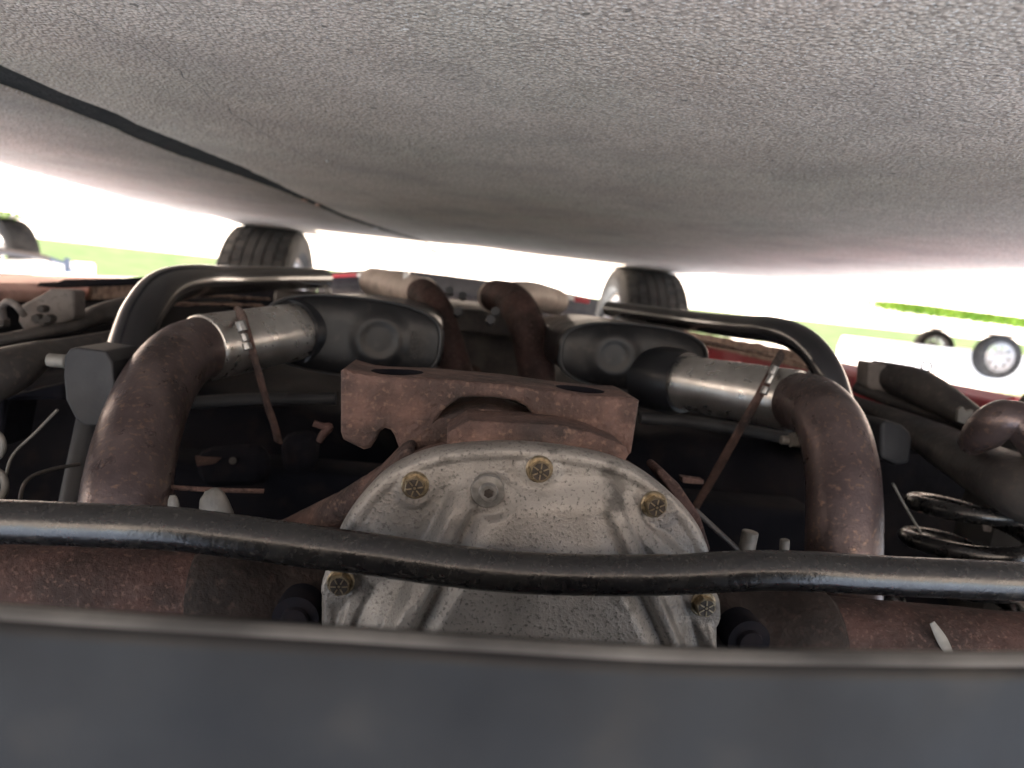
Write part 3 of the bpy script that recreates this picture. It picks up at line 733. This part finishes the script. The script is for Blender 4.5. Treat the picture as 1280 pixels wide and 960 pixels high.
# --- exhaust: tailpipe elbows, sleeves, clamps
R0 = .0320; G = 1.13
def pp(l, r): return [(P(q[0], q[1], q[2]*(G if r == R0 else 1)), r) for q in l]
pl = tube('exhaust_elbow', pp([(148, 900, .555), (150, 760, .545), (153, 690, .54), (157, 635, .545), (165, 580, .57), (180, 525, .605), (202, 476, .65), (228, 446, .695), (256, 434, .73)], R0), M['rustpipe'], car, seg=48, n=10, dents=.006, label='left rusty elbow pipe rising over the axle')
pr_ = tube('exhaust_elbow', pp([(1053, 900, .63), (1053, 780, .63), (1054, 700, .63), (1055, 640, .64), (1052, 585, .66), (1040, 537, .685), (1020, 510, .73), (992, 501, .78)], R0), M['rustpipe'], car, seg=48, n=10, dents=.006, label='right rusty elbow pipe rising over the axle')
def sleeve(a, b, lab, gap):
    A_, B_ = P(a[0], a[1], a[2]*G), P(b[0], b[1], b[2]*G); t = (B_-A_); L = t.length; t.normalize()
    path = [(A_-t*.004, R0*1.00), (A_-t*.003, R0*1.055), (A_+t*.001, R0*1.075), (A_+t*.003, R0*1.06)]
    for k in range(1, 12): path.append((A_+t*L*k/12, R0*1.06))
    path += [(B_-t*.008, R0*1.06), (B_-t*.006, R0*1.12), (B_-t*.002, R0*1.12), (B_, R0*1.05)]
    o = tube('pipe_sleeve', path, M['steel'], car, seg=48, smoothpath=False, label=lab, dents=.004)
    # weld seam along the sleeve
    s = (t.cross(F)).normalized(); s = s if s.dot(DD) > 0 else -s
    off = (s*.62-F*.78).normalized()*R0*1.06
    tube('weld_seam', [(A_+off+t*.004, .0011), (A_.lerp(B_, .5)+off, .0011), (B_+off-t*.006, .0011)], M['steel'], o, seg=8, n=10)
    return o, A_, B_, t
sL, aL, bL, tL = sleeve((255, 434.5, .728), (374, 414, .858), 'left silver sleeve on the exhaust pipe', 0)
sR, aR, bR, tR = sleeve((993, 501, .778), (848, 477, .905), 'right silver sleeve on the exhaust pipe', 0)
# stamped mark on left sleeve
def text(name, s, c, xdir, ydir, size, m, parent, ext=.0004):
    cu_ = bpy.data.curves.new(name, 'FONT'); cu_.body = s; cu_.size = size; cu_.extrude = ext; cu_.align_x = 'CENTER'; cu_.align_y = 'CENTER'
    o = bpy.data.objects.new('t', cu_); col.objects.link(o); bpy.context.view_layer.update()
    me = bpy.data.meshes.new_from_object(o.evaluated_get(bpy.context.evaluated_depsgraph_get())); bpy.data.objects.remove(o)
    z = xdir.cross(ydir)
    V = [c+xdir*v.co.x+ydir*v.co.y+z*v.co.z for v in me.vertices]
    return link_mesh(name, V, [tuple(p.vertices) for p in me.polygons], m, parent, smooth=False)
def clampband(ax_p, t, w_, name, m, parent):
    path = [(ax_p-t*w_/2, R0*1.09), (ax_p-t*w_*.48, R0*1.12), (ax_p+t*w_*.48, R0*1.12), (ax_p+t*w_/2, R0*1.09)]
    return tube(name, path, m, parent, seg=48, smoothpath=False)
def strap(pts, wid, lab):
    path = catmull([(P(q[0], q[1], q[2]*G), wid*G) for q in pts], 10); path = [(p, r*(1+.12*noise.noise(p*120))) for p, r in path]
    tg = (path[-1][0]-path[0][0]).normalized(); sd_ = tg.cross(F).normalized()
    return tube('hanger_strap', path, M['rustcast'], car, seg=12, flat=.32, up=tuple(F), smoothpath=False, label=lab)
stL = strap([(294, 388, .775), (303, 396, .72), (312, 425, .692), (322, 462, .70), (335, 508, .72), (343, 532, .735), (348, 552, .75)], .0052, 'rusty strap dangling from the left sleeve')
stR = strap([(978, 441, .82), (970, 455, .78), (957, 480, .745), (938, 514, .75), (912, 560, .78), (885, 608, .81), (862, 645, .84)], .0050, 'rusty strap slanting from the right sleeve')
def screw(u, v, d, r, h, dirv, parent, six=6):
    d *= G; c = P(u, v, d); t = dirv.normalized(); cyl('clamp_screw', c-t*h/2, c+t*h/2, r, M['zinc'], parent, six, bev=.0006)
screw(302, 408, .690, .0052, .010, RR*.3+DD, stL, 8); screw(306, 422, .685, .0038, .008, RR*.3+DD, stL); screw(309, 433, .682, .0046, .007, RR*.3+DD, stL, 6)
screw(967, 463, .745, .0042, .010, RR*-.5+DD, stR, 8); screw(962, 474, .735, .0036, .010, RR*-.5+DD, stR, 6); screw(956, 488, .725, .0042, .008, RR*-.5+DD, stR, 8)
xd = tL; yd = -(DD-tL*DD.dot(tL)).normalized()
nrm = (-F-tL*(-F).dot(tL)).normalized()
text('stamp', 'N  M', aL.lerp(bL, .74)+nrm*R0*1.062, xd, -xd.cross(nrm), .007, M['zinc'], sL)

# --- mufflers: oval bodies lying along the car, end plate facing back
def muffler(uc, vc, Yp, wpx, hpx, bosses, port, lab, seamside):
    c = onY(uc, vc, Yp); hw = wpx/2*Yp/FPX; hh = hpx/2*Yp/FPX
    def sup(a, e=.62):
        ca, sa = math.cos(a), math.sin(a)
        return (math.copysign(abs(ca)**.78, ca)*hw, math.copysign(abs(sa)**.62, sa)*hh)
    N = 96; rings = []
    body = [(.10, .90, 1), (.02, 1.0, 0), (-.004, 1.0, 0), (-.006, 1.03, 0), (-.012, 1.03, 0), (-.013, 1.0, 0)]
    def ring(y, s, ex=0):
        return [Vector((c.x+sup(2*math.pi*k/N)[0]*s+ex, Yp+y, c.z+sup(2*math.pi*k/N)[1]*s)) for k in range(N)]
    V = []; Fc = []; seq = [(.36, .5), (.35, .62), (.325, .92), (.31, .99), (.05, 1.0), (.012, 1.0), (.009, 1.028), (.001, 1.035), (-.003, 1.02), (-.003, .985)]
    for y, s in seq: V += ring(y, s)
    for i in range(len(seq)-1):
        for k in range(N): Fc.append((i*N+k, i*N+(k+1) % N, (i+1)*N+(k+1) % N, (i+1)*N+k))
    Fc.append(tuple(range(N)))
    o = link_mesh('muffler', V, Fc, M['muffler'], car, label=lab); autosmooth(o, 45)
    # stamped end plate: heightfield with circular steps
    NRR = 46; V = []; Fc = []
    for i in range(NRR):
        s = 1-(i/(NRR-1))
        for k in range(N):
            x, z = sup(2*math.pi*k/N); x *= s*.985; z *= s*.985
            y = -.003-.009*(1-s**5)
            for bx, bz, br, hgt in bosses:
                d = math.hypot(x-bx, z-bz); t_ = max(0, min(1, (br-d)/(br*.42))); y -= hgt*t_*t_*(3-2*t_)
            V.append(Vector((c.x+x, Yp+y, c.z+z)))
    for i in range(NRR-1):
        for k in range(N): Fc.append((i*N+k, i*N+(k+1) % N, (i+1)*N+(k+1) % N, (i+1)*N+k))
    link_mesh('end_plate', V, Fc, M['mufflerplate'], o)
    V = []; Fc = []; seam = [(-.002, 1.0), (-.0045, 1.012), (-.006, 1.0), (-.005, .975), (-.003, .972)]
    for y, s in seam: V += ring(y, s)
    for i in range(len(seam)-1):
        for k in range(N): Fc.append((i*N+k, i*N+(k+1) % N, (i+1)*N+(k+1) % N, (i+1)*N+k))
    link_mesh('crimped_seam', V, Fc, M['muffler'], o)
    if port:
        p, t = port
        tube('inlet_neck', [(p-t*.012, R0*1.2), (p, R0*1.28), (p+t*.015, R0*1.32), (p+t*.05, R0*1.3)], M['muffler'], o, seg=40, n=6)
    return o, c
# picture-right is -X, so offsets are negated
mL, cL = muffler(442, 421, .865, 214, 96, [(-.032, -.001, .040, .0030), (-.032, -.001, .024, -.0012)], (bL, tL), 'left black oval muffler with a letter and number mark', 1)
mR, cR = muffler(792, 447, .905, 190, 84, [(.029, -.001, .040, .0030), (.029, -.001, .022, -.0012)], (bR, tR), 'right black oval muffler half hidden by the casting', 1)
p = onY(518, 431, .865-.0118); text('part_mark', 'M2236', p, Vector((0, 0, 1)), Vector((1, 0, 0))*1.0, .012, M['text'], mL, .0006)
for t_ in ():
    pass
# muffler-side straps (bright band at the right end of the left muffler)
V, Fc = [], []

# --- front pipes and beige shields
tube('front_pipe', pp([(572, 470, 1.34), (563, 440, 1.33), (553, 410, 1.32), (543, 384, 1.34), (531, 369, 1.40), (512, 362, 1.5)], .027), M['axlerust'], car, seg=32, label='left rusty front pipe between the mufflers')
tube('front_pipe', pp([(672, 480, 1.27), (668, 445, 1.26), (661, 415, 1.25), (651, 390, 1.27), (638, 375, 1.34), (620, 370, 1.42)], .029), M['axlerust'], car, seg=32, label='right rusty front pipe beside the right muffler')
tube('heat_shield', pp([(466, 352, 1.75), (480, 355, 1.62), (505, 361, 1.50), (530, 368, 1.42)], .030), M['beige'], car, seg=32, label='left beige pipe shield')
tube('heat_shield', pp([(614, 372, 1.45), (640, 370, 1.5), (664, 370, 1.55), (692, 377, 1.65)], .034), M['beige'], car, seg=32, label='right beige pipe shield', flat=.8)
tube('flange', pp([(505, 346, 1.45), (512, 346, 1.45)], .010), M['whitepaint'], car, seg=16, smoothpath=False)
rbox('transmission_crossmember', (-.40, .40, 1.45, 1.56, .20, .25), M['armsteel'], .01)
rbox('gearbox', (-.15, .15, 1.6, 2.4, .20, .42), M['armsteel'], .03)
for (u, v, d) in ((562, 366, 1.3), (572, 392, 1.2), (618, 392, 1.2), (578, 372, 1.32), (612, 402, 1.15)):
    q = P(u, v, d); cyl('flange_bolt', q, q+Vector((0, -.02, -.004)), .007, M['rubber'], car, 6)

# --- black bent tubes along both sides
tube('side_tube', pp([(150, 640, .84), (146, 560, .84), (152, 480, .85), (164, 430, .87), (181, 388, .91), (206, 360, .98), (245, 351, 1.1), (290, 350, 1.3), (350, 348, 1.55), (404, 348, 1.85)], .0225), M['blackpaint'], car, seg=44, n=12, label='left glossy black bent tube')
tube('side_tube', pp([(1075, 640, .90), (1062, 560, .90), (1044, 490, .91), (1026, 450, .93), (1000, 424, .97), (965, 412, 1.03), (920, 408, 1.15), (850, 399, 1.4), (762, 386, 1.75)], .0165), M['blackpaint'], car, seg=44, n=12, label='right glossy black bent tube')
for (u, v, d) in ((392, 362, 1.8), (365, 366, 1.7), (411, 364, 1.85), (768, 400, 1.7), (1010, 470, 1.0)):
    q = P(u, v, d); cyl('bolt_head', q, q+Vector((0, -.02, 0)), .0075, M['zinc'], car, 6, bev=.001)

# --- left suspension
tube('control_arm', [(P(-80, 436, .93), .011), (P(0, 425, .97), .0105), (P(60, 413, 1.0), .011), (P(95, 406, 1.03), .013), (P(122, 394, 1.08), .019), (P(160, 386, 1.12), .024), (P(200, 384, 1.15), .024)], M['armsteel'], car, flat=.7, label='left upper dusty control arm')
tube('control_arm', [(P(-90, 500, .74), .032), (P(0, 466, .80), .030), (P(45, 446, .84), .020), (P(90, 434, .88), .014), (P(160, 420, .95), .012)], M['armsteel'], car, flat=.8, label='left lower dusty control arm')
prism('spring_mount', [(22, 402), (24, 382), (45, 371), (63, 361), (92, 362), (93, 398), (60, 410), (30, 414)], M['plate'], car, .93, .96, .004, label='left pale dusty mounting plate')
tube('hanger_hook', [(P(4, 398, .98), .004), (P(3, 384, .97), .004), (P(9, 377, .96), .004), (P(18, 380, .96), .004), (P(24, 386, .96), .004), (P(30, 394, .97), .004)], M['plate'], car, seg=12)
for (u, v, r) in ((58, 386, .005), (52, 398, .006), (66, 398, .0055), (60, 402, .005), (6, 402, .008)):
    q = onY(u, v, .93); cyl('bolt_head', q, q+Vector((0, -.014, 0)), r, M['armsteel'], car, 6, bev=.001)
prism('rubber_bushing', [(79, 470), (80, 446), (87, 436), (95, 434), (132, 439), (140, 452), (143, 480), (138, 515), (128, 532), (104, 532), (93, 522), (82, 500)], M['rubber'], car, .64, .70, .006, label='left flat black rubber block with a bolt through it')
cyl('through_bolt', onY(60, 450, .665), onY(84, 452, .665), .0062, M['palepeg'], car, 12, bev=.0015); cyl('through_bolt', onY(140, 458, .67), onY(165, 461, .67), .0045, M['gold'], car, 12)
tube('shock_absorber', [(onY(112, 525, .68), .011), (onY(102, 580, .66), .012), (onY(90, 650, .64), .013), (onY(75, 740, .62), .014)], M['rubber'], car, label='left dark shock absorber')
tube('cable', [(onY(72, 512, .60), .0012), (onY(45, 540, .60), .0012), (onY(16, 569, .60), .0012), (onY(6, 600, .6), .0012)], M['steelgrey'], car, seg=8)
tube('cable', [(onY(24, 632, .60), .0016), (onY(32, 602, .60), .0016), (onY(60, 588, .62), .0016), (onY(100, 580, .64), .0016)], M['armsteel'], car, seg=8)
for (u, v, r) in ((-9, 557, .010), (-8, 607, .012)):
    q = onY(u, v, .56); tube('eyelet', [(q+Vector((math.cos(a)*r*.7, 0, math.sin(a)*r)), .0028) for a in np.linspace(0, 2*math.pi, 16)], M['steelgrey'], car, seg=10, n=2)
prism('inner_fender', [(-200, 505), (0, 498), (12, 494), (80, 478), (80, 500), (10, 500), (0, 560), (-200, 600)], M['underbody'], car, .80, .86, .004)
prism('seam_flange', [(44, 358), (48, 353), (72, 352), (80, 349), (140, 348), (185, 346), (186, 356), (120, 358), (70, 360)], M['underbody'], car, 1.30, 1.34, .003)

# --- right suspension
tube('control_arm', [(P(1070, 484, 1.15), .010), (P(1120, 503, 1.10), .010), (P(1170, 520, 1.05), .010), (P(1225, 540, .98), .010)], M['armsteel'], car, flat=.8, label='right upper thin dusty arm')
tube('control_arm', [(P(1060, 500, 1.12), .011), (P(1110, 520, 1.05), .017), (P(1170, 552, .95), .029), (P(1230, 585, .85), .036), (P(1300, 618, .76), .042), (P(1420, 660, .70), .045)], M['armsteel'], car, flat=.75, seg=36, dents=.02, label='right broad dusty control arm')
tube('upper_arm_cup', [(P(1088, 462, 1.15), .016), (P(1120, 474, 1.12), .024), (P(1148, 484, 1.08), .027), (P(1184, 503, 1.02), .022), (P(1225, 528, .97), .014)], M['armsteel'], car, flat=.9, seg=36, dents=.03)
prism('spring_mount', [(1086, 452), (1108, 455), (1132, 470), (1128, 500), (1100, 492), (1084, 484)], M['plate'], car, .93, .96, .004, label='right pale dusty mounting plate')
for (u, v, r) in ((1112, 474, .006), (1116, 484, .007), (1140, 478, .007), (1142, 490, .009), (1134, 496, .005)):
    q = onY(u, v, .92); cyl('bolt_head', q, q+Vector((0, -.014, 0)), r, M['armsteel'], car, 6, bev=.001)
tube('wire_loop', [(P(1158, 458, 1.05)+RR*(math.cos(a)*.0068+.0)+DD*(math.sin(a)*.0062), .0011) for a in np.linspace(.3, 2*math.pi+.3, 18)], M['rubber'], car, seg=8, n=3)
tube('rusty_link', [(P(1212, 556, .82), .012), (P(1228, 542, .80), .018), (P(1250, 526, .78), .019), (P(1275, 528, .77), .019), (P(1300, 550, .76), .020), (P(1330, 590, .76), .02)], M['rustpipe'], car, dents=.05)
prism('pale_tag', [(1198, 512), (1204, 508), (1208, 514), (1217, 512), (1217, 526), (1212, 533), (1197, 527)], M['palepeg'], car, .76, .765, .001)
prism('rubber_bushing', [(1101, 530), (1108, 526), (1128, 531), (1138, 540), (1141, 550), (1137, 579), (1120, 582), (1101, 572)], M['rubber'], car, .74, .78, .006, label='right black rubber block')
tube('cable', [(onY(1116, 604, .62), .0013), (onY(1132, 634, .62), .0013), (onY(1150, 664, .62), .0013)], M['steelgrey'], car, seg=8)
# coil spring
for sx, cx in ((-1, onY(1236, 640, .66).x),):
    zc = onY(1236, 640, .66).z; pts = []
    for i in range(121):
        t_ = i/120; a = t_*2*math.pi*3.8+2.2; pts.append((Vector((cx+.056*math.cos(a), .68+.056*math.sin(a), zc-.012+.15*t_-.01)), .0088))
    if sx > 0: pts = [(p+Vector((0, 0, .05)), r) for p, r in pts]
    tube('coil_spring', pts, M['swaybar'], car, n=2, seg=14)
prism('coil_gap_light', [(1228, 652), (1240, 654), (1268, 664), (1266, 670), (1230, 664)], M['plate'], car, .80, .803, .001)  # pale plates added to imitate bright gaps seen between the coils
prism('coil_gap_light', [(1228, 691), (1240, 694), (1256, 703), (1250, 706), (1228, 702)], M['plate'], car, .80, .803, .001)

# --- rear bumper cover: swept lip close to the lens
lip = [(-500, 758), (-200, 763), (0, 771), (215, 780), (430, 789), (640, 801), (850, 813), (1060, 820), (1280, 827), (1500, 832), (1800, 840)]
yl = .185
lp = catmull([(onY(u, v, yl), 0.0) for u, v in lip], 8)
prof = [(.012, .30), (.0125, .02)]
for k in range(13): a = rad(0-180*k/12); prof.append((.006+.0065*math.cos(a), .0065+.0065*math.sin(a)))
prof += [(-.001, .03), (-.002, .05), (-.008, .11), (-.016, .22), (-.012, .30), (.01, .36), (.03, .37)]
V = []; Fc = []; m_ = len(prof)
for p, _ in lp:
    for dy, dz in prof: V.append(p+Vector((0, dy+.35*p.x*p.x*.6, dz+.0025)))
for i in range(len(lp)-1):
    for k in range(m_-1): a = i*m_+k; Fc.append((a, a+1, a+m_+1, a+m_))
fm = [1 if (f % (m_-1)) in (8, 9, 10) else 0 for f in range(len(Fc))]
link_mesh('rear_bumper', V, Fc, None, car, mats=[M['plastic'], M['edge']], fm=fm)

# ================================================================== FAR VEHICLES
van = None
q = CAM+ray(1242, 447)*10.6
vc = Vector((q.x, q.y, 0)); van = empty('van', vc, 'white van parked far off at right with white steel wheels', 'van')
ax = -Vector((math.cos(rad(6)), math.sin(rad(6)), 0)); sd_ = Vector((-ax.y, ax.x, 0)); sd_ = sd_ if sd_.y > 0 else -sd_   # ax = picture-right, sd_ away from us
def vv(a, b, z): return vc+ax*a+sd_*b+Vector((0, 0, z))
prf = [(-1.50, .27), (-1.55, .45), (-1.52, 1.55), (-1.35, 1.95), (2.4, 2.0), (3.1, 1.45), (3.9, 1.15), (4.05, .8), (4.05, .30)]
low_ = [(3.35, .28)]+[(2.95+.27*math.cos(a), .27+.27*math.sin(a)) for a in [rad(x) for x in range(0, 181, 20)]]+[(2.5, .27), (.42, .27)]+[(.27*math.cos(a), .27+.27*math.sin(a)) for a in [rad(x) for x in range(0, 181, 20)]]+[(-.42, .27)]
pf = prf+low_; n = len(pf)
V = [vv(a, .02, z) for a, z in pf]+[vv(a, 1.75, z) for a, z in pf]
Fc = [tuple(range(n)), tuple(range(2*n-1, n-1, -1))]+[(i, (i+1) % n, n+(i+1) % n, n+i) for i in range(n)]
ob = link_mesh('body', V, Fc, M['whitepaint'], van, smooth=False)
bm = bmesh.new(); bm.from_mesh(ob.data); bmesh.ops.triangulate(bm, faces=[f for f in bm.faces if len(f.verts) > 4]); bm.to_mesh(ob.data); bm.free()
for a0, a1 in ((-1.2, -.2), (0, 1.1), (1.3, 2.3)):
    V = [vv(a0, .012, 1.2), vv(a1, .012, 1.2), vv(a1, .012, 1.7), vv(a0, .012, 1.7), vv(a0, .03, 1.2), vv(a1, .03, 1.2), vv(a1, .03, 1.7), vv(a0, .03, 1.7)]
    link_mesh('window', V, [(0, 1, 2, 3), (4, 7, 6, 5), (0, 4, 5, 1), (1, 5, 6, 2), (2, 6, 7, 3), (3, 7, 4, 0)], M['glass'], van, smooth=False)
def far_wheel(parent, c, axis, r, wd, rimm, holes, nsp=5, side=1):
    o = bpy.data.objects.new('wheel', None); col.objects.link(o); o.parent = parent; o.location = c-org(parent); ORG[o.name] = Vector(c)
    ang = math.atan2(axis.y, axis.x)
    wheel_mesh(o, c, r, wd, ang, rimm); spokes(o, c, r, wd/2, nsp, rimm, side, 1.0, ang, holes)
for a_, b_ in ((0, -.06), (0, 1.60), (2.95, -.06), (2.95, 1.60)):
    far_wheel(van, vv(a_, b_, .325), sd_, .325, .20, M['whiterim'], True, side=-1 if b_ < 1 else 1)

q = CAM+ray(6, 328)*5.2; tc_ = Vector((q.x, q.y, 0))
tr_ = empty('trailer', tc_, 'blurred white trailer at far left with spoked wheel, grey bar and blue coupling', 'trailer')
far_wheel(tr_, Vector((tc_.x, tc_.y, .315)), Vector((-.55, .83, 0)).normalized(), .315, .20, M['rim'], False, 6, side=-1)
def PT(u, v, d): return CAM+ray(u, v)*d
tube('frame_bar', [(PT(-120, 303, 4.6), .020), (PT(0, 314, 4.6), .022), (PT(50, 321, 4.6), .020), (PT(64, 325, 4.6), .017)], M['greysteel'], tr_, seg=16)
tube('coupling', [(PT(58, 322, 4.6), .016), (PT(74, 327, 4.6), .012), (PT(86, 330, 4.6), .012)], M['bluesteel'], tr_, seg=12)
tube('coupling', [(PT(84, 323, 4.6), .018), (PT(84, 334, 4.6), .018), (PT(84, 341, 4.6), .016)], M['bluesteel'], tr_, seg=12)
tube('coupling', [(PT(86, 338, 4.6), .014), (PT(96, 338, 4.6), .008), (PT(106, 335, 4.6), .006)], M['bluesteel'], tr_, seg=12)
def pbox(name, u0, v0, u1, v1, d, th, m, par):
    c = [PT(u0, v0, d), PT(u1, v0, d), PT(u1, v1, d), PT(u0, v1, d)]; b = [p+Vector((0, th, 0)) for p in c]
    o = link_mesh(name, c+b, [(0, 1, 2, 3), (4, 7, 6, 5), (0, 4, 5, 1), (1, 5, 6, 2), (2, 6, 7, 3), (3, 7, 4, 0)], m, par, smooth=False); bevel(o, .02)
pbox('side_panel', -160, 324, 31, 420, 4.7, .3, M['whitepaint'], tr_)
pbox('side_panel', 33, 327, 95, 420, 5.2, .3, M['whitepaint'], tr_)
